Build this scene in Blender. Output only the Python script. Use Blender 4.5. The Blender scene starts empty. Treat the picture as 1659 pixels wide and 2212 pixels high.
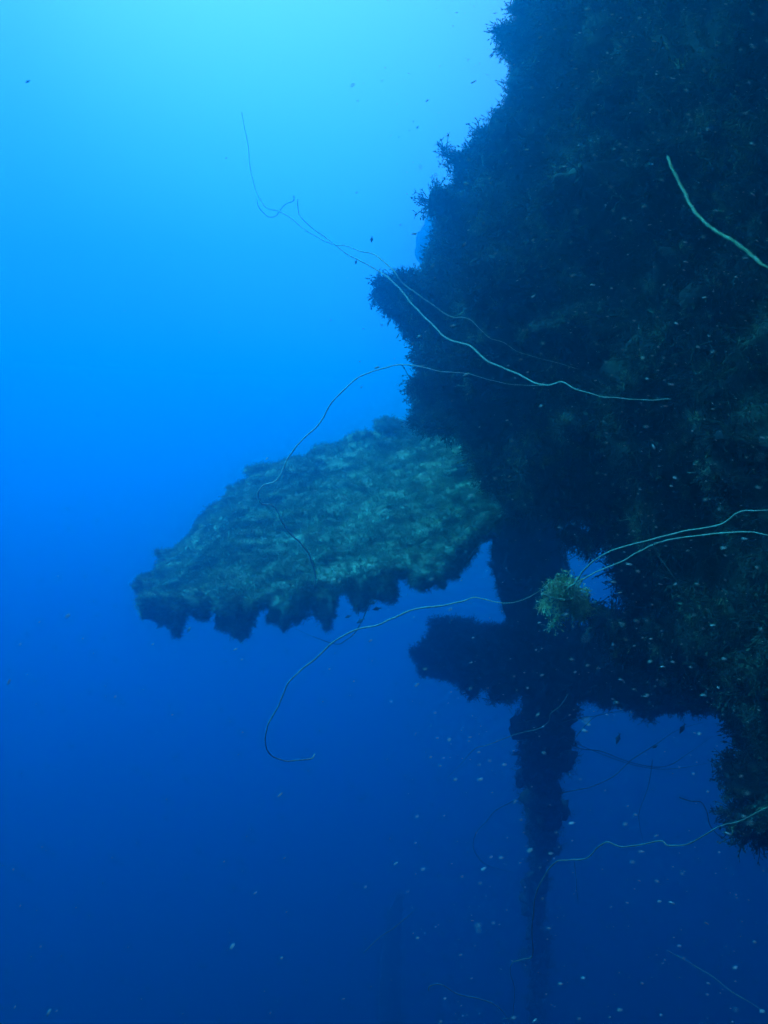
import bpy, bmesh, math, random
import numpy as np
from mathutils import Vector, Matrix

R = math.radians
random.seed(7)
rng = np.random.default_rng(7)
scene = bpy.context.scene
C = scene.collection

# ------------------------------------------------------------------ camera
PITCH = 8.0
FOV_V = 52.0
cam_d = bpy.data.cameras.new('camera')
cam_d.sensor_fit = 'VERTICAL'
cam_d.angle = R(FOV_V)
cam_d.clip_start = 0.02
cam_d.clip_end = 500
cam_d.dof.use_dof = True
cam_d.dof.focus_distance = 6.5
cam_d.dof.aperture_fstop = 7.0
cam = bpy.data.objects.new('camera', cam_d)
cam.rotation_euler = (R(90 + PITCH), 0, 0)
C.objects.link(cam)
scene.camera = cam
scene.render.resolution_x, scene.render.resolution_y = 768, 1024

# ------------------------------------------------------------------ open water all round
SUN_EL, SUN_ROT = R(52), R(-92)          # light from above, ahead and to the left
world = bpy.data.worlds.new('World')
scene.world = world
world.use_nodes = True
wt = world.node_tree
wn, wl = wt.nodes, wt.links
wn.clear()
w_out = wn.new('ShaderNodeOutputWorld')
w_bg = wn.new('ShaderNodeBackground')
w_tc = wn.new('ShaderNodeTexCoord')
w_sep = wn.new('ShaderNodeSeparateXYZ')
w_map = wn.new('ShaderNodeMapRange')
w_ramp = wn.new('ShaderNodeValToRGB')
wl.new(w_tc.outputs['Generated'], w_sep.inputs[0])
wl.new(w_sep.outputs['Z'], w_map.inputs['Value'])
w_map.inputs['From Min'].default_value = -1
w_map.inputs['From Max'].default_value = 1
wl.new(w_map.outputs[0], w_ramp.inputs[0])
WSTOPS = [(-1.0, (0.0, 0.002, 0.02)), (-0.45, (0.0, 0.010, 0.045)), (-0.28, (0.0, 0.028, 0.12)), (-0.12, (0.0, 0.078, 0.34)),
          (0.05, (0.0, 0.20, 0.85)), (0.16, (0.0, 0.58, 1.7)), (0.27, (0.0, 0.92, 1.9)),
          (0.46, (0.26, 1.0, 2.0)), (0.58, (0.48, 1.15, 2.1)), (1.0, (0.5, 1.3, 2.3))]
cr = w_ramp.color_ramp
while len(cr.elements) < len(WSTOPS):
    cr.elements.new(0.5)
for e, (z, c) in zip(cr.elements, WSTOPS):
    e.position = (z + 1) / 2
    e.color = (c[0], c[1], c[2], 1)
# brighter towards a point ahead and above, darker away from it
w_dot = wn.new('ShaderNodeVectorMath'); w_dot.operation = 'DOT_PRODUCT'
wl.new(w_tc.outputs['Generated'], w_dot.inputs[0])
_b = Vector((0.15, 0.80, 0.60)).normalized()
w_dot.inputs[1].default_value = _b
w_lobe = wn.new('ShaderNodeMapRange')
w_lobe.inputs['From Min'].default_value = -0.3
w_lobe.inputs['From Max'].default_value = 1.0
w_lobe.inputs['To Min'].default_value = 0.30
w_lobe.inputs['To Max'].default_value = 1.15
wl.new(w_dot.outputs['Value'], w_lobe.inputs['Value'])
wl.new(w_ramp.outputs[0], w_bg.inputs['Color'])
w_glow = wn.new('ShaderNodeMapRange'); w_glow.interpolation_type = 'SMOOTHSTEP'
w_glow.inputs['From Min'].default_value = 0.87
w_glow.inputs['From Max'].default_value = 0.985
w_glow.inputs['To Min'].default_value = 0.52
w_glow.inputs['To Max'].default_value = 1.0
wl.new(w_dot.outputs['Value'], w_glow.inputs['Value'])
w_mul = wn.new('ShaderNodeMath'); w_mul.operation = 'MULTIPLY'
wl.new(w_lobe.outputs[0], w_mul.inputs[0]); wl.new(w_glow.outputs[0], w_mul.inputs[1])
w_side = wn.new('ShaderNodeMapRange')  # backdrop colour darkened to the right, standing in for the hull's shade
w_side.inputs['From Min'].default_value = -0.25
w_side.inputs['From Max'].default_value = 0.40
w_side.inputs['To Min'].default_value = 1.16
w_side.inputs['To Max'].default_value = 0.36
wl.new(w_sep.outputs['X'], w_side.inputs['Value'])
w_mul2 = wn.new('ShaderNodeMath'); w_mul2.operation = 'MULTIPLY'
wl.new(w_mul.outputs[0], w_mul2.inputs[0]); wl.new(w_side.outputs[0], w_mul2.inputs[1])
wl.new(w_mul2.outputs[0], w_bg.inputs['Strength'])
wl.new(w_bg.outputs[0], w_out.inputs['Surface'])

sun_d = bpy.data.lights.new('sun', 'SUN')
sun_d.energy = 5.0
sun_d.angle = R(12)                      # softened by the water above
sun_d.color = (0.06, 0.85, 1.0)
sun = bpy.data.objects.new('sun', sun_d)
_d = Vector((math.sin(SUN_ROT) * math.cos(SUN_EL), math.cos(SUN_ROT) * math.cos(SUN_EL), math.sin(SUN_EL)))
sun.rotation_euler = _d.to_track_quat('Z', 'Y').to_euler()
C.objects.link(sun)

scene.view_settings.view_transform = 'Standard'
scene.view_settings.look = 'None'
scene.view_settings.exposure = 0.5
scene.view_settings.gamma = 1.0
cy = scene.cycles
cy.use_denoising = True
try:
    cy.denoiser = 'OPENIMAGEDENOISE'
    cy.denoising_input_passes = 'RGB_ALBEDO_NORMAL'
except Exception:
    pass
cy.max_bounces = 8
cy.diffuse_bounces = 2
cy.volume_bounces = 3
cy.use_adaptive_sampling = False
cy.sample_clamp_indirect = 4

# ------------------------------------------------------------------ helpers
CM = Matrix.Rotation(R(90 + PITCH), 4, 'X')
TH = math.tan(R(FOV_V / 2))
def P(px, py, d):
    """a point d metres out in the direction of photo position (px, py) of a 1659 x 2212 print"""
    x = (px - 829.5) / 1106.0 * TH * d
    y = -(py - 1106.0) / 1106.0 * TH * d
    return CM @ Vector((x, y, -d))

def tag(o, label=None, cat=None, group=None, kind=None):
    if label: o['label'] = label
    if cat: o['category'] = cat
    if group: o['group'] = group
    if kind: o['kind'] = kind
    return o

def empty(name, loc):
    o = bpy.data.objects.new(name, None)
    o.location = loc
    o.empty_display_size = 0.2
    C.objects.link(o)
    return o

def link_mesh(name, verts, faces_flat, counts, mat, parent=None, smooth=False, col=None):
    """numpy arrays to one mesh object"""
    me = bpy.data.meshes.new(name)
    verts = np.asarray(verts, dtype=np.float32)
    if parent is not None:
        verts = verts - np.array(parent.matrix_world_loc if False else world_loc(parent), dtype=np.float32)
    me.vertices.add(len(verts))
    me.vertices.foreach_set('co', verts.ravel())
    me.loops.add(len(faces_flat))
    me.loops.foreach_set('vertex_index', np.asarray(faces_flat, dtype=np.int32))
    me.polygons.add(len(counts))
    starts = np.concatenate([[0], np.cumsum(counts)[:-1]]).astype(np.int32)
    me.polygons.foreach_set('loop_start', starts)
    me.polygons.foreach_set('loop_total', np.asarray(counts, dtype=np.int32))
    me.update(calc_edges=True)
    me.validate()
    if smooth:
        me.polygons.foreach_set('use_smooth', np.ones(len(counts), dtype=bool))
    if col is not None:
        a = me.color_attributes.new('tint', 'FLOAT_COLOR', 'POINT')
        c4 = np.ones((len(verts), 4), dtype=np.float32); c4[:, :3] = col
        a.data.foreach_set('color', c4.ravel())
    me.materials.append(mat)
    o = bpy.data.objects.new(name, me)
    C.objects.link(o)
    if parent is not None:
        o.parent = parent
    return o

def world_loc(o):
    v = Vector(o.location)
    p = o.parent
    while p:
        v = v + p.location
        p = p.parent
    return v

# gradient noise, vectorised
_perm = rng.permutation(256)
_perm = np.concatenate([_perm, _perm])
_g = rng.normal(size=(256, 3)); _g /= np.linalg.norm(_g, axis=1)[:, None]
def pnoise(p):
    p = np.asarray(p, dtype=np.float64)
    i = np.floor(p).astype(int); f = p - i
    u = f * f * f * (f * (f * 6 - 15) + 10)
    i &= 255
    out = 0
    for dx in (0, 1):
        wx = u[:, 0] if dx else 1 - u[:, 0]
        for dy in (0, 1):
            wy = u[:, 1] if dy else 1 - u[:, 1]
            for dz in (0, 1):
                wz = u[:, 2] if dz else 1 - u[:, 2]
                h = _perm[_perm[_perm[(i[:, 0] + dx) & 255] + ((i[:, 1] + dy) & 255)] + ((i[:, 2] + dz) & 255)]
                g = _g[h]
                out = out + wx * wy * wz * (g[:, 0] * (f[:, 0] - dx) + g[:, 1] * (f[:, 1] - dy) + g[:, 2] * (f[:, 2] - dz))
    return out * 1.6
def fbm(p, octaves=3):
    s, a, t = 0, 1.0, 0
    for k in range(octaves):
        s = s + a * pnoise(p * (2 ** k) + 17.3 * k); t += a; a *= 0.55
    return s / t

# ------------------------------------------------------------------ materials
def growth_mat(name, dark, mid, pale, scale=1.0, use_tint=False, streak=False):
    m = bpy.data.materials.new(name); m.use_nodes = True
    nt = m.node_tree; n, l = nt.nodes, nt.links
    b = n['Principled BSDF']
    b.inputs['Roughness'].default_value = 0.9
    b.inputs['Specular IOR Level'].default_value = 0.15
    tc = n.new('ShaderNodeNewGeometry')
    n1 = n.new('ShaderNodeTexNoise'); n1.inputs['Scale'].default_value = 1.7 * scale; n1.inputs['Detail'].default_value = 8; n1.inputs['Roughness'].default_value = 0.65
    n2 = n.new('ShaderNodeTexNoise'); n2.inputs['Scale'].default_value = 9 * scale; n2.inputs['Detail'].default_value = 6; n2.inputs['Roughness'].default_value = 0.7
    n3 = n.new('ShaderNodeTexVoronoi'); n3.inputs['Scale'].default_value = 5 * scale
    src = tc.outputs['Position']
    if streak:
        mp = n.new('ShaderNodeMapping'); mp.inputs['Rotation'].default_value = (0, R(24), 0); mp.inputs['Scale'].default_value = (0.45, 1.0, 1.5)
        l.new(src, mp.inputs['Vector']); src = mp.outputs['Vector']
        n2.inputs['Scale'].default_value = 5.5
        n1.inputs['Scale'].default_value = 3.4; n1.inputs['Detail'].default_value = 4
    for k in (n1, n2, n3): l.new(src, k.inputs['Vector'])
    r1 = n.new('ShaderNodeValToRGB'); l.new(n1.outputs['Fac'], r1.inputs[0])
    r1.color_ramp.elements[0].position = 0.38; r1.color_ramp.elements[0].color = (*dark, 1)
    r1.color_ramp.elements[1].position = 0.62; r1.color_ramp.elements[1].color = (*mid, 1)
    r2 = n.new('ShaderNodeValToRGB'); l.new(n2.outputs['Fac'], r2.inputs[0])
    r2.color_ramp.elements[0].position = 0.52; r2.color_ramp.elements[0].color = (0, 0, 0, 1)
    r2.color_ramp.elements[1].position = 0.70; r2.color_ramp.elements[1].color = (1, 1, 1, 1)
    mx = n.new('ShaderNodeMix'); mx.data_type = 'RGBA'
    l.new(r2.outputs[0], mx.inputs['Factor']); l.new(r1.outputs[0], mx.inputs['A']); mx.inputs['B'].default_value = (*pale, 1)
    last = mx.outputs['Result']
    if use_tint:
        at = n.new('ShaderNodeAttribute'); at.attribute_name = 'tint'
        m2 = n.new('ShaderNodeMix'); m2.data_type = 'RGBA'; m2.blend_type = 'MULTIPLY'; m2.inputs['Factor'].default_value = 1
        l.new(last, m2.inputs['A']); l.new(at.outputs['Color'], m2.inputs['B']); last = m2.outputs['Result']
    l.new(last, b.inputs['Base Color'])
    bp = n.new('ShaderNodeBump'); bp.inputs['Strength'].default_value = 0.7; bp.inputs['Distance'].default_value = 0.02
    l.new(n2.outputs['Fac'], bp.inputs['Height']); l.new(bp.outputs[0], b.inputs['Normal'])
    return m

def whip_mat(name, c1, c2):
    m = bpy.data.materials.new(name); m.use_nodes = True
    nt = m.node_tree; n, l = nt.nodes, nt.links
    b = n['Principled BSDF']; b.inputs['Roughness'].default_value = 0.8
    tc = n.new('ShaderNodeNewGeometry')
    n1 = n.new('ShaderNodeTexNoise'); n1.inputs['Scale'].default_value = 60; n1.inputs['Detail'].default_value = 3
    l.new(tc.outputs['Position'], n1.inputs['Vector'])
    r = n.new('ShaderNodeValToRGB'); l.new(n1.outputs['Fac'], r.inputs[0])
    r.color_ramp.elements[0].position = 0.35; r.color_ramp.elements[0].color = (*c1, 1)
    r.color_ramp.elements[1].position = 0.65; r.color_ramp.elements[1].color = (*c2, 1)
    l.new(r.outputs[0], b.inputs['Base Color'])
    return m

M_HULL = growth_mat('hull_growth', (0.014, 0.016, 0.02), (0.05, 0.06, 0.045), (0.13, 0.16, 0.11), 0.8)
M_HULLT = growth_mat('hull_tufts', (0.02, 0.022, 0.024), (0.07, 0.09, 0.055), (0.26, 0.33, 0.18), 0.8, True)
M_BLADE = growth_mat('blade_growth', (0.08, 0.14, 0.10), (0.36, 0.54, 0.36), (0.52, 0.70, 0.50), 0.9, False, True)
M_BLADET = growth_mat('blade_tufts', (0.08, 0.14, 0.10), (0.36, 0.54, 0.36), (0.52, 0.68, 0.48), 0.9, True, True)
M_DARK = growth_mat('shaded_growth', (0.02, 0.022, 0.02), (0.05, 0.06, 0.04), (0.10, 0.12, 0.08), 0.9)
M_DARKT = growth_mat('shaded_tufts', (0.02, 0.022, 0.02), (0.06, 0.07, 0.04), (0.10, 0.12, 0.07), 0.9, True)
M_CLUMP = growth_mat('clump_growth', (0.35, 0.42, 0.22), (0.62, 0.72, 0.38), (0.9, 0.9, 0.75), 6, True)
M_WHIP = whip_mat('pale_whip_coral', (0.26, 0.35, 0.25), (0.48, 0.56, 0.42))
M_PALE = whip_mat('palest_whip_coral', (0.60, 0.68, 0.55), (0.82, 0.86, 0.76))
M_GREEN = whip_mat('greenish_whip_coral', (0.16, 0.24, 0.12), (0.34, 0.42, 0.24))
M_DIM = whip_mat('dim_whip_coral', (0.10, 0.14, 0.10), (0.18, 0.22, 0.16))
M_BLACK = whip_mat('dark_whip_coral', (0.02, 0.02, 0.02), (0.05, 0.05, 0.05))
M_FISH = whip_mat('fish_skin', (0.03, 0.04, 0.05), (0.08, 0.09, 0.1))
M_SNOW = whip_mat('marine_snow', (0.35, 0.38, 0.35), (0.7, 0.75, 0.7))

# ------------------------------------------------------------------ solids: a bmesh of overlapping closed pieces, fused by a voxel remesh
def slab(bm, front, back):
    n = len(front)
    a = [bm.verts.new(p) for p in front]; b = [bm.verts.new(p) for p in back]
    fs = [bm.faces.new(a), bm.faces.new(b[::-1])]
    for i in range(n):
        j = (i + 1) % n
        bm.faces.new((a[j], a[i], b[i], b[j]))
    bmesh.ops.triangulate(bm, faces=fs)
def lump(bm, c, r, sub=2, rot=None):
    m = Matrix.Translation(c) @ (rot.to_matrix().to_4x4() if rot else Matrix.Identity(4)) @ Matrix.Diagonal((r[0], r[1], r[2], 1))
    bmesh.ops.create_icosphere(bm, subdivisions=sub, radius=1, matrix=m)
def fat_path(bm, pts, radii, flat=1.0, seg=14):
    """a closed tapering tube through pts"""
    rings = []
    for i, p in enumerate(pts):
        t = (pts[min(i + 1, len(pts) - 1)] - pts[max(i - 1, 0)]).normalized()
        q = t.to_track_quat('Z', 'Y')
        rings.append([bm.verts.new(p + q @ Vector((math.cos(2 * math.pi * k / seg) * radii[i], math.sin(2 * math.pi * k / seg) * radii[i] * flat, 0))) for k in range(seg)])
    for a, b in zip(rings, rings[1:]):
        for k in range(seg):
            bm.faces.new((a[k], a[(k + 1) % seg], b[(k + 1) % seg], b[k]))
    bm.faces.new(rings[0][::-1]); bm.faces.new(rings[-1])

def fuse(bm, voxel, amp):
    """voxel remesh then multi-scale noise relief; returns verts, normals, faces"""
    bmesh.ops.recalc_face_normals(bm, faces=bm.faces)
    me = bpy.data.meshes.new('tmp'); bm.to_mesh(me); bm.free()
    o = bpy.data.objects.new('tmp', me); C.objects.link(o)
    md = o.modifiers.new('r', 'REMESH'); md.mode = 'VOXEL'; md.voxel_size = voxel
    dg = bpy.context.evaluated_depsgraph_get()
    ev = o.evaluated_get(dg); m2 = ev.to_mesh()
    nv = len(m2.vertices)
    v = np.empty(nv * 3, dtype=np.float32); m2.vertices.foreach_get('co', v); v = v.reshape(-1, 3)
    nn = np.empty(nv * 3, dtype=np.float32); m2.vertices.foreach_get('normal', nn); nn = nn.reshape(-1, 3)
    nl = len(m2.loops); fl = np.empty(nl, dtype=np.int32); m2.loops.foreach_get('vertex_index', fl)
    ct = np.empty(len(m2.polygons), dtype=np.int32); m2.polygons.foreach_get('loop_total', ct)
    ev.to_mesh_clear(); bpy.data.objects.remove(o); bpy.data.meshes.remove(me)
    v = v.astype(np.float64)
    for s, a in amp:
        # noise vector displacement: mostly along the normal, ridged so that it makes knobs
        if s > 0.2:
            # large scales warp the form without fattening it
            w = np.stack([fbm(v / s + 31.7 * k, 2) for k in range(3)], 1)
            v = v + w * a
            continue
        q = fbm(v / s, 3)
        v = v + nn * (a * (np.abs(q) * 1.6 - 0.25 + 0.6 * q))[:, None]
    return v, nn, fl, ct

# ------------------------------------------------------------------ tufts
def make_tuft(kind, r):
    """unit-height bush of hydroid / soft coral twigs along +Z: verts, tri faces"""
    V, F = [], []
    def prism(path, r0, r1):
        n = len(path)
        base = len(V)
        for i, p in enumerate(path):
            t = path[min(i + 1, n - 1)] - path[max(i - 1, 0)]
            t = t / (np.linalg.norm(t) + 1e-9)
            a = np.cross(t, [0.3, 0.9, 0.2]); a /= np.linalg.norm(a) + 1e-9
            b = np.cross(t, a)
            rad = r0 + (r1 - r0) * i / (n - 1)
            for k in range(3):
                V.append(p + rad * (math.cos(k * 2.094) * a + math.sin(k * 2.094) * b))
        for i in range(n - 1):
            for k in range(3):
                q0, q1 = base + 3 * i + k, base + 3 * i + (k + 1) % 3
                F.append((q0, q1, q1 + 3)); F.append((q0, q1 + 3, q0 + 3))
    def leaf(p, d, s):
        a = np.cross(d, r.normal(size=3)); a /= np.linalg.norm(a) + 1e-9
        base = len(V)
        V.extend([p, p + d * s * 0.5 + a * s * 0.32, p + d * s, p + d * s * 0.45 - a * s * 0.32])
        F.append((base, base + 1, base + 2)); F.append((base, base + 2, base + 3))
    nt = {'bush': 9, 'twig': 5, 'fuzz': 9}[kind]
    for _ in range(nt):
        d = r.normal(size=3) * {'bush': 0.7, 'twig': 0.45, 'fuzz': 1.0}[kind] + np.array([0, 0, 1.0]); d /= np.linalg.norm(d)
        L = r.uniform(0.55, 1.0); p = r.normal(size=3) * 0.08
        path = [p]
        for s in range(3):
            d = d + r.normal(size=3) * 0.35; d /= np.linalg.norm(d)
            p = p + d * L / 3; path.append(p)
            if kind != 'fuzz':
                for _k in range(2 if kind == 'bush' else 2):
                    dd = d + r.normal(size=3) * 0.8; dd /= np.linalg.norm(dd)
                    q = p + dd * r.uniform(0.1, 0.22)
                    prism([p, q], 0.022, 0.016)
                    leaf(q, dd, r.uniform(0.08, 0.16))
            else:
                leaf(p, d + r.normal(size=3) * 0.5, r.uniform(0.10, 0.22))
        prism(path, 0.045 if kind != 'fuzz' else 0.02, 0.018)
        leaf(path[-1], d, 0.16)
    return np.array(V), np.array(F)
_r = np.random.default_rng(3)
TUFTS = {k: [make_tuft(k, _r) for _ in range(5)] for k in ('bush', 'twig', 'fuzz')}

def scatter(v, nn, idx, sizes, kinds, droop=0.0, tint=(0.55, 1.3)):
    """place a tuft at each vertex index; returns verts, flat faces, counts, colour"""
    AV, AF, AC = [], [], []; off = 0
    groups = {}
    for j, i in enumerate(idx):
        groups.setdefault((kinds[j], int(rng.integers(0, 5))), []).append(j)
    for (k, w), js in groups.items():
        tv, tf = TUFTS[k][w]; js = np.array(js); m = len(js)
        z = nn[idx[js]] + rng.normal(size=(m, 3)) * 0.35 + np.array([0, 0, -droop])
        z /= np.linalg.norm(z, axis=1)[:, None]
        x = np.cross(z, rng.normal(size=(m, 3))); x /= np.linalg.norm(x, axis=1)[:, None] + 1e-9
        y = np.cross(z, x)
        s = sizes[js][:, None, None]
        pts = v[idx[js]][:, None, :] + s * (tv[None, :, 0, None] * x[:, None, :] + tv[None, :, 1, None] * y[:, None, :] + tv[None, :, 2, None] * z[:, None, :])
        AV.append(pts.reshape(-1, 3))
        AF.append((tf[None] + (off + np.arange(m) * len(tv))[:, None, None]).reshape(-1, 3))
        t = rng.uniform(tint[0], tint[1], size=(m, 1)) * np.array([1, 1, 1.0]) * (1 + rng.normal(size=(m, 3)) * 0.08)
        AC.append(np.repeat(np.clip(t, 0.1, 2), len(tv), axis=0))
        off += m * len(tv)
    V = np.concatenate(AV); F = np.concatenate(AF); A = np.concatenate(AC)
    return V, F.ravel(), np.full(len(F), 3), A

CAMV = np.array([0, 0, 0.0])
def pick(v, nn, n, margin=0.25, patchy=0.0, ps=0.5, lim=1.25):
    """indices of vertices facing the camera side (or nearly) and inside a wide frame"""
    d = v - CAMV; r = np.linalg.norm(d, axis=1)
    f = (nn * d).sum(1) / r < margin
    inv = np.array(CM.to_3x3().inverted()); c = v @ inv.T
    X = np.abs(c[:, 0] / (-c[:, 2] + 1e-6)) / (TH * 0.75); Y = np.abs(c[:, 1] / (-c[:, 2] + 1e-6)) / TH
    ok = f & (c[:, 2] < 0) & (X < lim) & (Y < lim)
    w = ok.astype(float)
    if patchy:
        w *= np.clip(0.5 + patchy * fbm(v / ps, 2), 0.02, 1)
    w /= w.sum()
    n = min(n, int(ok.sum()))
    return rng.choice(len(v), size=n, replace=False, p=w) if (w > 0).sum() >= n else np.where(ok)[0]

# ------------------------------------------------------------------ wreck hull
def depth_hull(px, py):
    # the shell turns towards the camera on the right; the edge recedes a little upwards
    t = (px - 850) / 800.0
    return 6.4 - 1.9 * max(0, min(1.6, t)) ** 0.8 - 0.0003 * (py - 600)
def inside(px, py, poly):
    '''distance in px to the outline, negative outside'''
    c = False; best = 1e9; n = len(poly)
    for i in range(n):
        x1, y1 = poly[i]; x2, y2 = poly[(i + 1) % n]
        if (y1 > py) != (y2 > py) and px < (x2 - x1) * (py - y1) / (y2 - y1) + x1: c = not c
        dx, dy = x2 - x1, y2 - y1; t = max(0, min(1, ((px - x1) * dx + (py - y1) * dy) / (dx * dx + dy * dy)))
        best = min(best, math.hypot(px - x1 - t * dx, py - y1 - t * dy))
    return best if c else -best
hull_outline = [(1215, -260), (1215, -60), (1185, 20), (1142, 70), (1108, 125), (1092, 185), (1075, 235), (1062, 270), (1060, 320), (1040, 370), (1018, 410),
                (988, 470), (960, 540), (912, 590), (866, 622), (885, 680), (908, 730), (925, 790), (928, 850), (935, 878), (965, 885),
                (1000, 865), (1040, 905), (1065, 1000), (1090, 1060), (1150, 1080), (1215, 1085), (1290, 1075), (1365, 1112), (1415, 1240), (1400, 1340),
                (1440, 1400), (1510, 1440), (1590, 1480), (1625, 1550), (1675, 1600), (1680, 1680), (1650, 1750), (1690, 1790), (1780, 1835), (2200, 1880),
                (2500, 1500), (2500, 600), (2400, -300), (1800, -420)]
hull_root = empty('wreck_hull', P(1500, 700, 5.5))
tag(hull_root, 'huge dark overgrown ship hull filling the right side, bushy coral along its edge', 'shipwreck')
bm = bmesh.new()
def inset(i, k, d):
    n = len(hull_outline); x, y = hull_outline[i]
    x0, y0 = hull_outline[i - 1]; x1, y1 = hull_outline[(i + 1) % n]
    tx, ty = x1 - x0, y1 - y0; L = math.hypot(tx, ty)
    nx, ny = ty / L, -tx / L
    if inside(x + nx * 12, y + ny * 12, hull_outline) < 0: nx, ny = -nx, -ny
    return P(x + nx * k, y + ny * k, depth_hull(x, y) + d)
# the side rounds away: rim, shoulder, flat, then the far side
nh = len(hull_outline)
wide = lambda i: 1.0 + 1.5 * (hull_outline[i][1] < 800 and hull_outline[i][0] < 1300)
rings = [[bm.verts.new(inset(i, k * wide(i), d)) for i in range(nh)] for k, d in ((160, 0.0), (90, 0.25), (35, 0.6), (0, 1.2), (50, 2.7))]
caps = [bm.faces.new(rings[0]), bm.faces.new(rings[-1][::-1])]
for a, b in zip(rings, rings[1:]):
    for i in range(nh):
        j = (i + 1) % nh
        bm.faces.new((a[i], a[j], b[j], b[i]))
bmesh.ops.triangulate(bm, faces=caps)
# rounded rim and hanging lumps along the edge
for (x, y), (x2, y2) in zip(hull_outline[:38], hull_outline[1:39]):
    L = math.hypot(x2 - x, y2 - y); k = max(1, int(L / 28))
    for i in range(k):
        t = (i + random.random()) / k
        px, py = x + (x2 - x) * t + random.uniform(-4, 14), y + (y2 - y) * t + random.uniform(-8, 8)
        r = random.uniform(0.05, 0.11)
        for _ in range(8):
            if inside(px, py, hull_outline) > r * 300: break
            px += random.uniform(-3, 12) * (1 if py < 1000 else random.choice((-1, 1))); py += random.uniform(-10, 2)
        if inside(px, py, hull_outline) < r * 200: continue
        lump(bm, P(px, py, depth_hull(px, py) + random.uniform(0.25, 0.9)), (r * random.uniform(.8, 1.4), r * 1.3, r * random.uniform(.8, 1.3)))
# named silhouette features: knobs and beards that stick out of the edge
for px, py, r, sx, sz in [(835, 615, .10, 1.2, .8), (845, 650, .11, 1, .9), (815, 640, .06, 1, .8),
                       (878, 700, .08, .9, 1.2), (875, 738, .05, .8, 1.2), (930, 892, .07, 1, .9), (925, 850, .09, 1, 1), (960, 900, .07, 1, 1.2), (975, 888, .07, 1, 1.4),
                       (985, 910, .06, .7, 1.5), (995, 885, .08, .8, 1.4), (915, 800, .08, 1, 1), (960, 455, .05, 1, 1),
                       (1290, 1140, .06, .8, 1.4), (1245, 1135, .05, .7, 1.3), (1335, 1290, .1, 1, 1), (1630, 1765, .07, .9, 1.2), (1660, 1790, .08, 1, 1.2), (1650, 1650, .08, 1.2, 1)]:
    lump(bm, P(px, py, depth_hull(px, py) + 0.85), (r * sx * 1.15, r * 1.2, r * sz))
    if px < 1000:
        lump(bm, P(px + 22, py + 8, depth_hull(px, py) + 0.9), (r * 0.8, r, r * 0.8))
        lump(bm, P(px + 44, py + 12, depth_hull(px, py) + 0.9), (r, r, r))
# big swellings over the shell so that it is not a plane
for _ in range(260):
    px, py = random.uniform(1000, 1900), random.uniform(-200, 1500)
    r = random.uniform(0.08, 0.22)
    if inside(px, py, hull_outline) < r * 400: continue
    lump(bm, P(px, py, depth_hull(px, py) + 0.35 + 0.3 * r if inside(px, py, hull_outline) < 120 else depth_hull(px, py) + 0.5 * r), (r * random.uniform(.8, 1.6), r * 0.6, r * random.uniform(0.6, 1.3)), rot=Vector((random.uniform(-1, 1), random.uniform(-1, 1), 1)).to_track_quat('Z', 'Y'))
hv, hn, hf, hc = fuse(bm, 0.032, [(1.1, 0.30), (0.35, 0.20), (0.16, 0.05), (0.07, 0.02)])
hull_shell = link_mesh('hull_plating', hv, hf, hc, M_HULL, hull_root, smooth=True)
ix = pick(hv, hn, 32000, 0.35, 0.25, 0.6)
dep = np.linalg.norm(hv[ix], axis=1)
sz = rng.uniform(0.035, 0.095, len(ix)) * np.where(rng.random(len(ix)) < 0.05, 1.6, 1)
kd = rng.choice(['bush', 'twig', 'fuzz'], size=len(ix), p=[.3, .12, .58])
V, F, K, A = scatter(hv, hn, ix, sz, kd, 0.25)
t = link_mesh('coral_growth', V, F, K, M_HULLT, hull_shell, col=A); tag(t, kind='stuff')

# ------------------------------------------------------------------ propeller
prop = empty('ship_propeller', P(1200, 1420, 8.2))
tag(prop, 'coral-crusted ship propeller with one broad pale blade jutting left below the hull edge', 'propeller')
# the broad blade: a slab tilted like a roof, upper edge far, lower edge near
top_e = [(308, 1262), (352, 1205), (430, 1132), (500, 1078), (550, 1036), (625, 992), (720, 962), (790, 945), (860, 930), (930, 912), (1010, 885), (1120, 868)]
bot_e = [(1150, 1090), (1050, 1150), (1000, 1190), (950, 1220), (860, 1238), (740, 1262), (650, 1284), (540, 1300), (430, 1306), (360, 1312), (312, 1314)]
def blade_depth(px, py, edge):
    return (10.1 if edge == 't' else 7.7) + (1050 - px) * 0.0006 * (1 if edge == 'b' else 0.2) - (0.9 * max(0, (430 - px)) / 150 if edge == 't' else 0)
fr = [P(x, y, blade_depth(x, y, 't')) for x, y in top_e] + [P(x, y, blade_depth(x, y, 'b')) for x, y in bot_e]
nrm = (fr[11] - fr[5]).cross(fr[17] - fr[5]).normalized()
if nrm.y < 0: nrm = -nrm
bk = [p + Vector((0.02, 0.20, -0.02)) for p in fr]
bm = bmesh.new()
slab(bm, fr, bk)
for e, E in ((top_e, 't'), (bot_e, 'b')):
    for (x, y), (x2, y2) in zip(e, e[1:]):
        for i in range(4):
            t = random.random()
            px, py = x + (x2 - x) * t, y + (y2 - y) * t
            r = random.uniform(0.04, 0.09)
            py += random.uniform(-22, 2) if E == 'b' else random.uniform(8, 26)
            lump(bm, P(px, py, blade_depth(px, py, E)) + Vector((0, random.uniform(0.0, 0.15), 0)), (r * random.uniform(0.8, 1.5), r, r))
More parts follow.
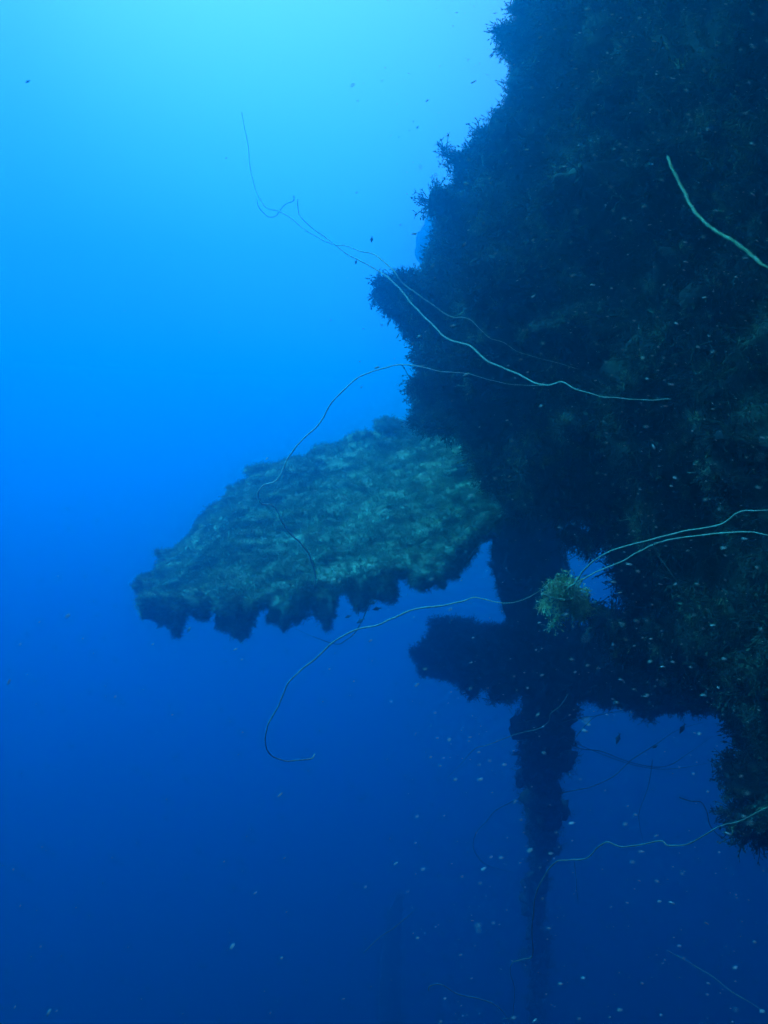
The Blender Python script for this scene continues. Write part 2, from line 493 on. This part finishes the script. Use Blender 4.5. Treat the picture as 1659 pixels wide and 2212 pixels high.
# beards hanging from the lower edge and knobs on the top edge
for px, py, w, h in [(318, 1308, 18, 22), (372, 1345, 18, 32), (345, 1325, 22, 22), (430, 1318, 26, 18), (478, 1335, 18, 30), (518, 1345, 27, 36), (545, 1320, 16, 30), (495, 1322, 20, 22), (590, 1318, 16, 20), (620, 1325, 18, 30),
                    (655, 1310, 22, 20), (712, 1318, 10, 28), (700, 1300, 20, 22), (790, 1280, 24, 22), (845, 1278, 27, 22), (820, 1268, 22, 18), (905, 1258, 30, 14), (945, 1250, 15, 20), (990, 1200, 22, 16), (970, 1220, 22, 22)]:
    d = blade_depth(px, py, 'b'); u = d * TH / 1106
    lump(bm, P(px, py + 8, d) + Vector((0, .08, 0)), (w * u * .75, 0.10, h * u))
    lump(bm, P(px + random.uniform(-8, 8), py - h * .6, d) + Vector((0, .08, 0)), (w * u * .9, 0.13, h * u))
for px, py, w, h in [(560, 1018, 34, 18), (600, 1010, 40, 12), (705, 968, 30, 16), (790, 945, 48, 16), (850, 918, 40, 22), (885, 925, 40, 16), (370, 1195, 34, 14)]:
    d = blade_depth(px, py, 't'); u = d * TH / 1106
    lump(bm, P(px, py + 4, d) + Vector((0, .05, 0)), (w * u, 0.14, h * u * .8))
# low mounds over the face
face = []
for _ in range(70):
    s, q = random.random(), random.random()
    i = s * (len(top_e) - 1); a = int(min(i, len(top_e) - 2)); f = i - a
    tp = fr[a].lerp(fr[a + 1], f)
    bl = fr[len(top_e):][::-1]
    i = s * (len(bl) - 1); a = int(min(i, len(bl) - 2)); f = i - a
    bp_ = bl[a].lerp(bl[a + 1], f)
    c = tp.lerp(bp_, 0.05 + 0.9 * q)
    r = random.uniform(0.05, 0.11)
    lump(bm, c + nrm * r * 0.3, (r * 1.8, r * 0.8, r * 0.7))
bv, bn, bf, bc = fuse(bm, 0.026, [(0.7, 0.08), (0.25, 0.04), (0.12, 0.014), (0.06, 0.010)])
blade = link_mesh('blade', bv, bf, bc, M_BLADE, prop, smooth=True); tag(blade, 'broad pale green blade jutting left')
ix = pick(bv, bn, 22000, 0.3, 0.8, 0.3)
sz = rng.uniform(0.018, 0.048, len(ix)) * np.where(rng.random(len(ix)) < 0.06, 1.6, 1)
kd = rng.choice(['bush', 'twig', 'fuzz'], size=len(ix), p=[.2, .05, .75])
V, F, K, A = scatter(bv, bn, ix, sz, kd, 0.1, (0.6, 1.15))
t = link_mesh('coral_growth', V, F, K, M_BLADET, blade, col=A); tag(t, kind='stuff')

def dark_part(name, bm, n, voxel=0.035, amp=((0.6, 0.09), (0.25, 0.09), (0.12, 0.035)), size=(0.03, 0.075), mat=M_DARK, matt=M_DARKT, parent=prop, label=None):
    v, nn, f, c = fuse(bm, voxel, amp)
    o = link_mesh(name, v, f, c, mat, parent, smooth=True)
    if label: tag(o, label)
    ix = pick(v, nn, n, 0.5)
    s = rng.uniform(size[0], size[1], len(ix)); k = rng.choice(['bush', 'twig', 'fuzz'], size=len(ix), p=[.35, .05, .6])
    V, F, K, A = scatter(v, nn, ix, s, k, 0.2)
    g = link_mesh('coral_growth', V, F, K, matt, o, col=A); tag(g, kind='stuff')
    return o
def path_px(lst):
    """[(px, py, depth, radius px)] -> points and radii"""
    return [P(x, y, d) for x, y, d, r in lst], [r * d * TH / 1106 for x, y, d, r in lst]

# boss and cap, axis running left-right
bm = bmesh.new()
p, r = path_px([(985, 1412, 9.1, 50), (1060, 1416, 8.9, 54), (1150, 1428, 8.6, 78), (1260, 1432, 8.3, 84), (1380, 1440, 7.9, 78), (1500, 1440, 7.4, 85), (1640, 1430, 6.6, 95)])
fat_path(bm, p, r)
for px, py, w in [(1010, 1490, 14), (1080, 1500, 14), (1105, 1495, 20), (1395, 1515, 26), (1420, 1500, 24), (1340, 1495, 20), (1460, 1500, 20), (1300, 1500, 16), (1200, 1500, 24), (1380, 1370, 40), (1300, 1370, 22), (1450, 1340, 50)]:
    lump(bm, P(px, py, 8.2), (w * .0036, .08, w * .004 * 1.3))
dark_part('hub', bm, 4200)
bm = bmesh.new()
p, r = path_px([(905, 1410, 9.5, 10), (920, 1408, 9.45, 30), (955, 1408, 9.4, 50), (1000, 1410, 9.3, 56), (1050, 1415, 9.2, 56), (1095, 1420, 9.1, 54)])
fat_path(bm, p, r)
lump(bm, P(900, 1405, 9.4), (.07, .07, .08)); lump(bm, P(920, 1440, 9.4), (.1, .1, .1)); lump(bm, P(1010, 1480, 9.2), (.06, .08, .13)); lump(bm, P(950, 1355, 9.3), (.1, .08, .05))
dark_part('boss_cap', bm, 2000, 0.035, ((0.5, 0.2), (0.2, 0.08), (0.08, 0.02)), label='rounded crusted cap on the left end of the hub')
# narrow blade seen edge on, rising to the hull
bm = bmesh.new()
fr = [P(1062, 1060, 8.6), (P(1062, 1190, 8.6)), P(1060, 1215, 8.6), P(1076, 1265, 8.6), P(1100, 1350, 8.6), P(1110, 1420, 8.6), P(1240, 1420, 8.3), P(1228, 1330, 8.3), P(1224, 1230, 8.3), P(1212, 1160, 8.3), P(1200, 1060, 8.3)]
slab(bm, fr, [q + Vector((0.1, 0.5, 0)) for q in fr])
dark_part('blade', bm, 700, 0.03, ((0.5, 0.03), (0.1, 0.02)), (0.02, 0.05), label='dark narrow blade rising from the hub to the hull')
# long blade hanging down into the gloom
bm = bmesh.new()
p, r = path_px([(1190, 1440, 8.4, 48), (1168, 1530, 8.5, 48), (1172, 1590, 8.8, 36), (1175, 1660, 9.6, 32), (1178, 1760, 11.0, 27), (1168, 1830, 12.6, 18), (1160, 1920, 14.5, 14), (1158, 2020, 16.2, 14), (1162, 2120, 18, 14), (1158, 2300, 20, 14)])
fat_path(bm, p, r, 0.8)
for px, py, d, w, h in [(1126, 1562, 8.7, 16, 20), (1208, 1560, 8.7, 14, 26), (1210, 1655, 9.6, 10, 36), (1122, 1682, 9.8, 14, 16), (1132, 1665, 9.7, 14, 20), (1207, 1762, 11, 7, 22), (1190, 1795, 11.6, 11, 14), (1148, 1735, 10.7, 10, 24), (1136, 1922, 14.5, 9, 22), (1146, 1605, 9, 14, 14),
                       (1175, 1965, 15.2, 9, 22), (1143, 2080, 17, 9, 26), (1176, 2065, 17, 7, 24)]:
    lump(bm, P(px, py, d), (w * d * TH / 1106, .12, h * d * TH / 1106))
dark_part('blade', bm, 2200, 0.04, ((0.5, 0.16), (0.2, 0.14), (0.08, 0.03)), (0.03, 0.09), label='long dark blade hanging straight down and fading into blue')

# ------------------------------------------------------------------ faint things farther off
bm = bmesh.new()
p, r = path_px([(862, 1930, 23, 10), (850, 2010, 23, 20), (848, 2090, 23, 22), (840, 2180, 23, 24), (838, 2330, 23, 28)])
fat_path(bm, p, r)
v, nn, f, c = fuse(bm, 0.06, [(0.7, 0.12), (0.2, 0.05)])
o = link_mesh('wreck_post', v, f, c, M_DARK); tag(o, 'faint blurred post standing far below, almost lost in deep blue haze', 'wreckage')
bm = bmesh.new()
lump(bm, P(930, 515, 24), (.35, .4, .35)); lump(bm, P(928, 545, 24), (.35, .4, .35)); lump(bm, P(965, 500, 24), (.6, .5, .5)); lump(bm, P(960, 560, 24), (.6, .5, .5))
v, nn, f, c = fuse(bm, 0.06, [(0.7, 0.15), (0.2, 0.05)])
o = link_mesh('coral_outcrop', v, f, c, M_DARK); tag(o, 'hazy blue outcrop peeping out far behind the hull edge', 'outcrop')

# ------------------------------------------------------------------ whip corals
def catmull(pts, n=6):
    out = []
    P_ = [pts[0]] + list(pts) + [pts[-1]]
    for i in range(1, len(P_) - 2):
        a, b, c, d = P_[i - 1], P_[i], P_[i + 1], P_[i + 2]
        for k in range(n):
            t = k / n
            out.append(0.5 * ((2 * b) + (c - a) * t + (2 * a - 5 * b + 4 * c - d) * t * t + (3 * b - a - 3 * c + d) * t ** 3))
    out.append(pts[-1]); return out
def tube(name, pts, r0, r1, mat, parent=None, seg=7, wob=0.3, n=6, tips=True):
    q = catmull(pts, n)
    # small kinks of the living stem
    ph = random.uniform(0, 50)
    V, F = [], []
    N = len(q)
    arr = np.array([list(x) for x in q])
    k1 = np.stack([pnoise(np.stack([np.arange(N) * 0.23 + ph, np.full(N, 3.1 * j), np.zeros(N)], 1)) for j in range(3)], 1)
    rad = r0 + (r1 - r0) * np.linspace(0, 1, N)
    arr = arr + k1 * (rad * wob * 3)[:, None]
    nz = pnoise(np.stack([np.arange(N) * 0.9 + ph, np.zeros(N), np.zeros(N)], 1))
    rad = rad * (1 + 0.22 * nz) * rng.uniform(0.85, 1.18, N)
    if name == 'whip_coral': rad = rad * np.clip((1 - np.linspace(0, 1, N)) / 0.3, 0.3, 1)
    if tips: rad[0] *= 0.45; rad[-1] *= 0.45
    for i in range(N):
        t = arr[min(i + 1, N - 1)] - arr[max(i - 1, 0)]; t /= np.linalg.norm(t) + 1e-9
        a = np.cross(t, [0.1, 1, 0.2]); a /= np.linalg.norm(a) + 1e-9; b = np.cross(t, a)
        for k in range(seg):
            V.append(arr[i] + rad[i] * (math.cos(2 * math.pi * k / seg) * a + math.sin(2 * math.pi * k / seg) * b))
    cnt = []
    for i in range(N - 1):
        for k in range(seg):
            F += [i * seg + k, i * seg + (k + 1) % seg, (i + 1) * seg + (k + 1) % seg, (i + 1) * seg + k]; cnt.append(4)
    F += list(range(seg))[::-1]; cnt.append(seg); F += [(N - 1) * seg + k for k in range(seg)]; cnt.append(seg)
    return link_mesh(name, np.array(V), F, cnt, mat, parent, smooth=True)
def whip(lst, d0, d1, r0, r1, label, mat=None, group='long whip corals round the wreck', wob=0.3, cat='whip coral', via=None):
    n = len(lst)
    pts = []
    for i, (x, y) in enumerate(lst):
        t = i / (n - 1)
        dd = d0 + (d1 - d0) * t
        if via:                                   # (fraction, depth) it passes on the way
            dd = d0 + (via[1] - d0) * t / via[0] if t < via[0] else via[1] + (d1 - via[1]) * (t - via[0]) / (1 - via[0])
        pts.append(P(x, y, dd))
    o = tube('whip_coral', pts, r0 * (.5 if mat in (M_DIM, M_BLACK) else .72), r1 * (.5 if mat in (M_DIM, M_BLACK) else .72), mat or M_WHIP, wob=wob)
    return tag(o, label, cat, group)

whip([(1443, 338), (1452, 365), (1475, 410), (1492, 442), (1510, 468), (1535, 492), (1562, 508), (1600, 532), (1630, 557), (1662, 580), (1720, 620), (1800, 690)], 1.75, 1.5, .0030, .0042,
     'thick greenish whip coral curving down to the right edge in front of dark hull', M_GREEN)
whip([(643, 430), (645, 460), (655, 475), (680, 497), (703, 513), (725, 530), (750, 549), (775, 562), (805, 578), (835, 597), (862, 622), (885, 650), (915, 683), (940, 707), (960, 728), (990, 740), (1018, 748), (1050, 778), (1100, 800), (1145, 822),
      (1180, 833), (1212, 824), (1240, 838), (1290, 855), (1340, 860), (1400, 864), (1450, 862)], 7.2, 4.1, .0055, .0066,
     'brightest long whip coral crossing the hull edge from open blue into the dark')
whip([(522, 242), (527, 270), (533, 296), (537, 325), (539, 352), (543, 375), (548, 396), (556, 420), (563, 432), (574, 448), (600, 456), (626, 469), (652, 491), (686, 513), (721, 528), (747, 531), (777, 542), (803, 547), (825, 562), (851, 586),
      (870, 612), (894, 630), (924, 651), (959, 676), (981, 686), (1011, 688), (1033, 707), (1059, 731), (1089, 740), (1120, 760), (1170, 775), (1250, 797)], 9.5, 5.0, .0052, .0050,
     'very long thin whip coral reaching highest into bright water above the others', via=(0.6, 5.3))
whip([(634, 422), (634, 434), (617, 441), (604, 456), (595, 467), (578, 467), (561, 450), (556, 436), (560, 428), (566, 431)], 9.0, 9.3, .0050, .0050,
     'short pale curl of whip coral looping around the tall thin one')
whip([(680, 1268), (681, 1245), (676, 1222), (664, 1192), (640, 1165), (620, 1145), (608, 1125), (600, 1105), (588, 1092), (565, 1088), (557, 1070), (568, 1050), (600, 1035), (622, 990), (640, 965), (660, 943), (690, 915), (713, 875), (740, 845), (775, 815), (820, 798),
      (862, 788), (900, 790), (950, 802), (1000, 806), (1050, 818), (1090, 828), (1140, 832), (1180, 832)], 6.4, 5.2, .0068, .0042,
     'pale whip coral arching over the broad blade and hooking back down across its face', M_PALE)
whip([(680, 1628), (672, 1639), (645, 1642), (620, 1644), (590, 1635), (575, 1615), (574, 1590), (579, 1565), (600, 1528), (612, 1500), (625, 1472), (660, 1440), (690, 1415), (720, 1387), (770, 1360), (810, 1352), (850, 1335), (900, 1315), (950, 1309), (990, 1302), (1025, 1291), (1060, 1298), (1090, 1303), (1130, 1296),
      (1170, 1274), (1195, 1262)], 5.2, 3.9, .0042, .0046,
     'whip coral running left from the hanging coral tuft, sagging to a hook in open water')
whip([(1225, 1300), (1235, 1275), (1248, 1252), (1265, 1228), (1300, 1200), (1350, 1180), (1410, 1165), (1480, 1147), (1545, 1137), (1575, 1122), (1600, 1104), (1630, 1103), (1665, 1102), (1740, 1110)], 3.9, 2.6, .0034, .0030,
     'upper of two whip corals running from the hanging tuft to the right edge')
whip([(1205, 1285), (1240, 1262), (1290, 1235), (1340, 1215), (1380, 1192), (1430, 1170), (1500, 1158), (1580, 1150), (1630, 1150), (1665, 1158), (1740, 1180)], 3.85, 2.8, .0033, .0029,
     'lower of two whip corals running from the hanging tuft to the right edge')
whip([(1760, 1700), (1659, 1744), (1601, 1773), (1558, 1784), (1521, 1805), (1483, 1824), (1443, 1826), (1427, 1817), (1377, 1826), (1339, 1829), (1313, 1819), (1289, 1832), (1270, 1853), (1233, 1858), (1203, 1861), (1179, 1888), (1158, 1930), (1152, 1973), (1149, 2016), (1150, 2064),
      (1126, 2073), (1107, 2080), (1102, 2101), (1111, 2133), (1110, 2170), (1105, 2197), (1085, 2200)], 3.2, 5.8, .0045, .0058,
     'meandering whip coral at lower right, dropping down in front of the hanging blade', M_DIM)
whip([(926, 2141), (929, 2130), (955, 2127), (982, 2144), (1012, 2153), (1041, 2159), (1073, 2173), (1094, 2196), (1110, 2240)], 5.8, 5.8, .0050, .0050,
     'short faint whip coral curling near the bottom edge left of the hanging blade', M_DIM)
whip([(1227, 1498), (1211, 1525), (1190, 1541), (1185, 1560), (1158, 1576), (1115, 1586), (1057, 1608), (1025, 1618), (998, 1648), (966, 1680)], 6.4, 7.6, .0065, .0050,
     'faint whip coral trailing down left across the hanging blade just below the hub', M_DIM)
whip([(1378, 1108), (1400, 1150), (1420, 1195), (1440, 1225), (1462, 1255), (1490, 1285)], 3.4, 3.2, .0028, .0028,
     'dim whip coral slanting behind the two that run to the right edge', M_BLACK, wob=.2)
whip([(1441, 2053), (1490, 2080), (1540, 2110), (1580, 2142), (1627, 2170), (1700, 2220)], 7.5, 6.5, .0048, .0048,
     'faint straight whip coral slanting down at the lower right corner', M_DIM)
whip([(785, 2058), (820, 2025), (850, 2005), (880, 1980), (900, 1962)], 7.5, 7.5, .0045, .0045,
     'very faint short whip coral rising in open water above the far post', M_DIM)
whip([(1115, 1562), (1150, 1556), (1195, 1545)], 7.9, 7.9, .006, .005,
     'tiny pale whip coral lying across the top of the hanging blade', M_DIM)
# dark ones seen against the light
DK = 'dark thin whip corals in the gaps of the wreck'
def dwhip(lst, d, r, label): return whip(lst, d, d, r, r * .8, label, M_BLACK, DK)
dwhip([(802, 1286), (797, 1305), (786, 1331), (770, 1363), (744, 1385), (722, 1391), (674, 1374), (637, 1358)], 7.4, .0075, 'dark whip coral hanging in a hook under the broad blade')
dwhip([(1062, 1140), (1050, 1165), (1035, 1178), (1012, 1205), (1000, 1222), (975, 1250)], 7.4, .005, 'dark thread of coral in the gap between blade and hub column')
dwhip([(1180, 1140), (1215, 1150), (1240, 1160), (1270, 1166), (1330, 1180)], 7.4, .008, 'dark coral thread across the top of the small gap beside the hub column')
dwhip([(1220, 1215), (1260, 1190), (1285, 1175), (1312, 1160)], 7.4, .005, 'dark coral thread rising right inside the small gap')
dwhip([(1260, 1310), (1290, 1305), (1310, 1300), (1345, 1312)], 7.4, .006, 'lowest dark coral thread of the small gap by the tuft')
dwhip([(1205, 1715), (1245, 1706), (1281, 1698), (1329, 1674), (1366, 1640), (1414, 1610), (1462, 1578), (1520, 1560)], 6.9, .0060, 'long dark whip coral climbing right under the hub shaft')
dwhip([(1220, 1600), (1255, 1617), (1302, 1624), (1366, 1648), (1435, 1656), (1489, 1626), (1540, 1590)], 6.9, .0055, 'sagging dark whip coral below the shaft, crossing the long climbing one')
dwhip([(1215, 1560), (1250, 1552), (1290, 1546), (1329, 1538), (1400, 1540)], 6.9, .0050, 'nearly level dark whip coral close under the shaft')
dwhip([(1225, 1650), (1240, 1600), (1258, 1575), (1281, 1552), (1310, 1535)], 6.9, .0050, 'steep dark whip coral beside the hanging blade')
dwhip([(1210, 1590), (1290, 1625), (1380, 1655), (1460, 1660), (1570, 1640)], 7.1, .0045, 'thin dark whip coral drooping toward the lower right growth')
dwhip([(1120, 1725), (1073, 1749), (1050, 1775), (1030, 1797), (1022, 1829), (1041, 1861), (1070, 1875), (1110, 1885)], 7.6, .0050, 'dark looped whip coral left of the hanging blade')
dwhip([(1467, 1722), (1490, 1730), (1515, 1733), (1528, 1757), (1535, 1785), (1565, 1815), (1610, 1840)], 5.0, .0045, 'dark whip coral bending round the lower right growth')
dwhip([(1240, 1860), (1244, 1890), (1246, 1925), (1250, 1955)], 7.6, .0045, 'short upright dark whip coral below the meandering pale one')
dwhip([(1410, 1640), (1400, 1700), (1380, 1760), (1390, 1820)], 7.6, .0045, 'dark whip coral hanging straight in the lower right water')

# ------------------------------------------------------------------ coral tuft hung on the crossing whips
cl = empty('coral_clump', P(1218, 1290, 3.85))
tag(cl, 'bright yellow-green coral tuft hanging where the whip corals cross', 'coral')
cv, cn_, cs = [], [], []
for i in range(46):
    u, w = random.gauss(0, 1), random.gauss(0, 1)
    px, py = 1218 + 16 * u, 1268 + 9 * w + abs(u) * 5
    cv.append(P(px, py, 3.85 + random.uniform(-.06, .06))); cn_.append((random.uniform(-1, 1), random.uniform(-1, .3), random.uniform(-0.9, 0.5))); cs.append(random.uniform(.035, .07))
strands = [[(1185, 1275), (1178, 1300), (1176, 1312)], [(1205, 1290), (1212, 1312), (1200, 1335), (1188, 1350)], [(1235, 1285), (1255, 1305), (1268, 1320)], [(1240, 1300), (1250, 1322), (1254, 1335)], [(1222, 1300), (1240, 1312), (1258, 1326)], [(1245, 1275), (1262, 1295), (1272, 1305)], [(1225, 1285), (1232, 1310), (1240, 1330)]]
for sidx, st in enumerate(strands):
    for (x, y), (x2, y2) in zip(st, st[1:]):
        for k in range(5):
            t = k / 5
            cv.append(P(x + (x2 - x) * t + random.uniform(-4, 4), y + (y2 - y) * t, 3.85 + random.uniform(-.05, .05)))
            cn_.append((random.uniform(-.6, .6), random.uniform(-.6, .2), random.uniform(-1, -.2))); cs.append(random.uniform(.025, .05))
cv = np.array([list(x) for x in cv]); cn_ = np.array(cn_); cn_ /= np.linalg.norm(cn_, axis=1)[:, None]
V, F, K, A = scatter(cv, cn_, np.arange(len(cv)), np.array(cs), rng.choice(['bush', 'fuzz'], size=len(cv)), 0.3, (0.7, 1.25))
link_mesh('branches', V, F, K, M_CLUMP, cl, col=A)
for i, st in enumerate(strands):
    tube('stem', [P(x, y, 3.86) for x, y in st], .004, .002, M_WHIP, cl)
tube('stem', [P(1172, 1285, 3.8), P(1195, 1292, 3.8), P(1215, 1295, 3.78), P(1232, 1292, 3.8)], .0045, .003, M_WHIP, cl)

# ------------------------------------------------------------------ small fish
def fish_mesh():
    bm = bmesh.new()
    prof = [(-.5, .03, .02), (-.36, .10, .05), (-.15, .17, .08), (.05, .17, .08), (.25, .10, .05), (.38, .04, .02)]
    rings = []
    for x, h, w in prof:
        rings.append([bm.verts.new((x, math.cos(a) * w, math.sin(a) * h)) for a in [2 * math.pi * k / 8 for k in range(8)]])
    for a, b in zip(rings, rings[1:]):
        for k in range(8): bm.faces.new((a[k], a[(k + 1) % 8], b[(k + 1) % 8], b[k]))
    bm.faces.new(rings[0][::-1]); bm.faces.new(rings[-1])
    def fin(pts):
        a = [bm.verts.new((x, .006, z)) for x, z in pts]; b = [bm.verts.new((x, -.006, z)) for x, z in pts]
        bm.faces.new(a); bm.faces.new(b[::-1])
        for i in range(len(a)): bm.faces.new((a[i], b[i], b[(i + 1) % len(a)], a[(i + 1) % len(a)]))
    fin([(.36, .0), (.55, .17), (.48, 0), (.55, -.17)]); fin([(-.15, .15), (0, .26), (.22, .1)]); fin([(-.05, -.15), (.08, -.24), (.2, -.11)])
    bmesh.ops.recalc_face_normals(bm, faces=bm.faces)
    me = bpy.data.meshes.new('small_fish'); bm.to_mesh(me); bm.free(); me.materials.append(M_FISH)
    return me
fm = fish_mesh()
FG1 = 'tiny fish hovering beside the hull edge'; FG2 = 'tiny fish sheltering under the broad blade'
for px, py, d, s, rz, label, g in [(60, 176, 5, .035, 40, 'lone tiny dark fish in open water near the top left corner', None),
        (902, 275, 10, .045, 60, 'rightmost and largest of the four tiny fish off the upper hull edge', FG1), (893, 262, 10, .032, 80, 'highest of the four tiny fish off the upper hull edge', FG1), (884, 282, 10, .028, 20, 'middle faint tiny fish off the upper hull edge', FG1), (862, 296, 10, .026, 30, 'leftmost and faintest of the four tiny fish off the upper hull edge', FG1),
        (803, 517, 5, .04, 85, 'tiny dark fish just above the long whip coral before the hull edge', None), (769, 566, 5, .03, 80, 'tiny dark fish just below where the whip corals cross', None),
        (806, 1302, 7.5, .07, 20, 'uppermost tiny fish under the broad blade beside the dark coral hook', FG2), (814, 1315, 7.5, .08, 10, 'largest tiny fish under the broad blade, right of the dark hook', FG2), (752, 1332, 7.5, .06, 15, 'leftmost tiny fish under the broad blade', FG2), (779, 1341, 7.5, .08, 30, 'lowest tiny fish, touching the dark coral hook under the blade', FG2),
        (1327, 1172, 7.3, .08, 80, 'dark fish at the right rim of the small gap beside the tuft', None),
        (1335, 1596, 6.8, .09, 70, 'dark fish upright in open water under the propeller shaft', None), (1474, 1574, 6.8, .09, 60, 'dark fish near the top end of the climbing dark coral', None), (1415, 1613, 6.8, .05, 30, 'small dark fish on the line of the climbing dark coral', None)]:
    o = bpy.data.objects.new('small_fish', fm); C.objects.link(o)
    o.location = P(px, py, d); o.scale = (s * .8, s * .8, s * .8); o.rotation_euler = (0, R(-rz), R(random.uniform(-30, 30)))
    tag(o, label, 'fish', g)

# ------------------------------------------------------------------ drifting particles
ico = bmesh.new(); bmesh.ops.create_icosphere(ico, subdivisions=1, radius=1)
iv = np.array([list(v.co) for v in ico.verts]); fi = np.array([[v.index for v in f.verts] for f in ico.faces]); ico.free()
N = 13000
d = np.where(rng.random(N) < 0.006, rng.uniform(0.3, 0.8, N), rng.uniform(0.9, 4.8, N))
px = rng.uniform(-200, 1859, N); py = rng.uniform(-200, 2412, N)
# denser on the right, where specks show against the dark hull
keep = rng.random(N) < np.clip(0.06 + 0.94 * (px - 750) / 700, np.where(py > 1200, 0.08, 0.012), np.where(py > 1550, 0.4, 1))
d, px, py = d[keep], px[keep], py[keep]; N = len(d)
cen = np.array([list(P(a, b, c)) for a, b, c in zip(px, py, d)])
s = np.exp(rng.normal(math.log(0.0005), 0.5, N)); s[rng.random(N) < 0.02] *= 2.0
s = np.minimum(s, np.minimum(0.0022, d * 0.00085))
axis = rng.normal(size=(N, 3)) * 0.22 + np.stack([np.ones(N), np.zeros(N), np.clip(1.6 - px / 800.0, -0.5, 1.6)], 1); axis /= np.linalg.norm(axis, axis=1)[:, None]
x = np.cross(axis, rng.normal(size=(N, 3))); x /= np.linalg.norm(x, axis=1)[:, None]; y = np.cross(axis, x)
jit = 1 + rng.normal(size=(N, len(iv))) * 0.18
el = rng.uniform(1.6, 4.2, N)
Vs = cen[:, None, :] + s[:, None, None] * jit[..., None] * (iv[None, :, 0, None] * x[:, None, :] + iv[None, :, 1, None] * y[:, None, :] + (el[:, None, None] * iv[None, :, 2, None]) * axis[:, None, :])
Fs = (fi[None] + (np.arange(N) * len(iv))[:, None, None]).reshape(-1, 3)
o = link_mesh('marine_snow', Vs.reshape(-1, 3), Fs.ravel(), np.full(len(Fs), 3), M_SNOW)
tag(o, 'pale specks of marine snow drifting through the water', 'particles', kind='stuff')

# ------------------------------------------------------------------ the water's haze
hz = bpy.data.materials.new('water_haze'); hz.use_nodes = True
nt = hz.node_tree; nt.nodes.clear()
ho = nt.nodes.new('ShaderNodeOutputMaterial'); pv = nt.nodes.new('ShaderNodeVolumePrincipled')
pv.inputs['Color'].default_value = (0.0, 0.66, 0.97, 1)
pv.inputs['Density'].default_value = 0.092
pv.inputs['Anisotropy'].default_value = 0.92
pv.inputs['Absorption Color'].default_value = (0, 0, 0, 1)
nt.links.new(pv.outputs[0], ho.inputs['Volume'])
bm = bmesh.new()
bmesh.ops.create_cube(bm, size=1, matrix=Matrix.Translation((0, 11.5, -2.5)) @ Matrix.Diagonal((36, 31, 27, 1)))
me = bpy.data.meshes.new('haze'); bm.to_mesh(me); bm.free(); me.materials.append(hz)
o = bpy.data.objects.new('haze', me); C.objects.link(o); tag(o, 'blue water haze', 'haze', kind='stuff')
print('tris', sum(len(m.polygons) for m in bpy.data.meshes))
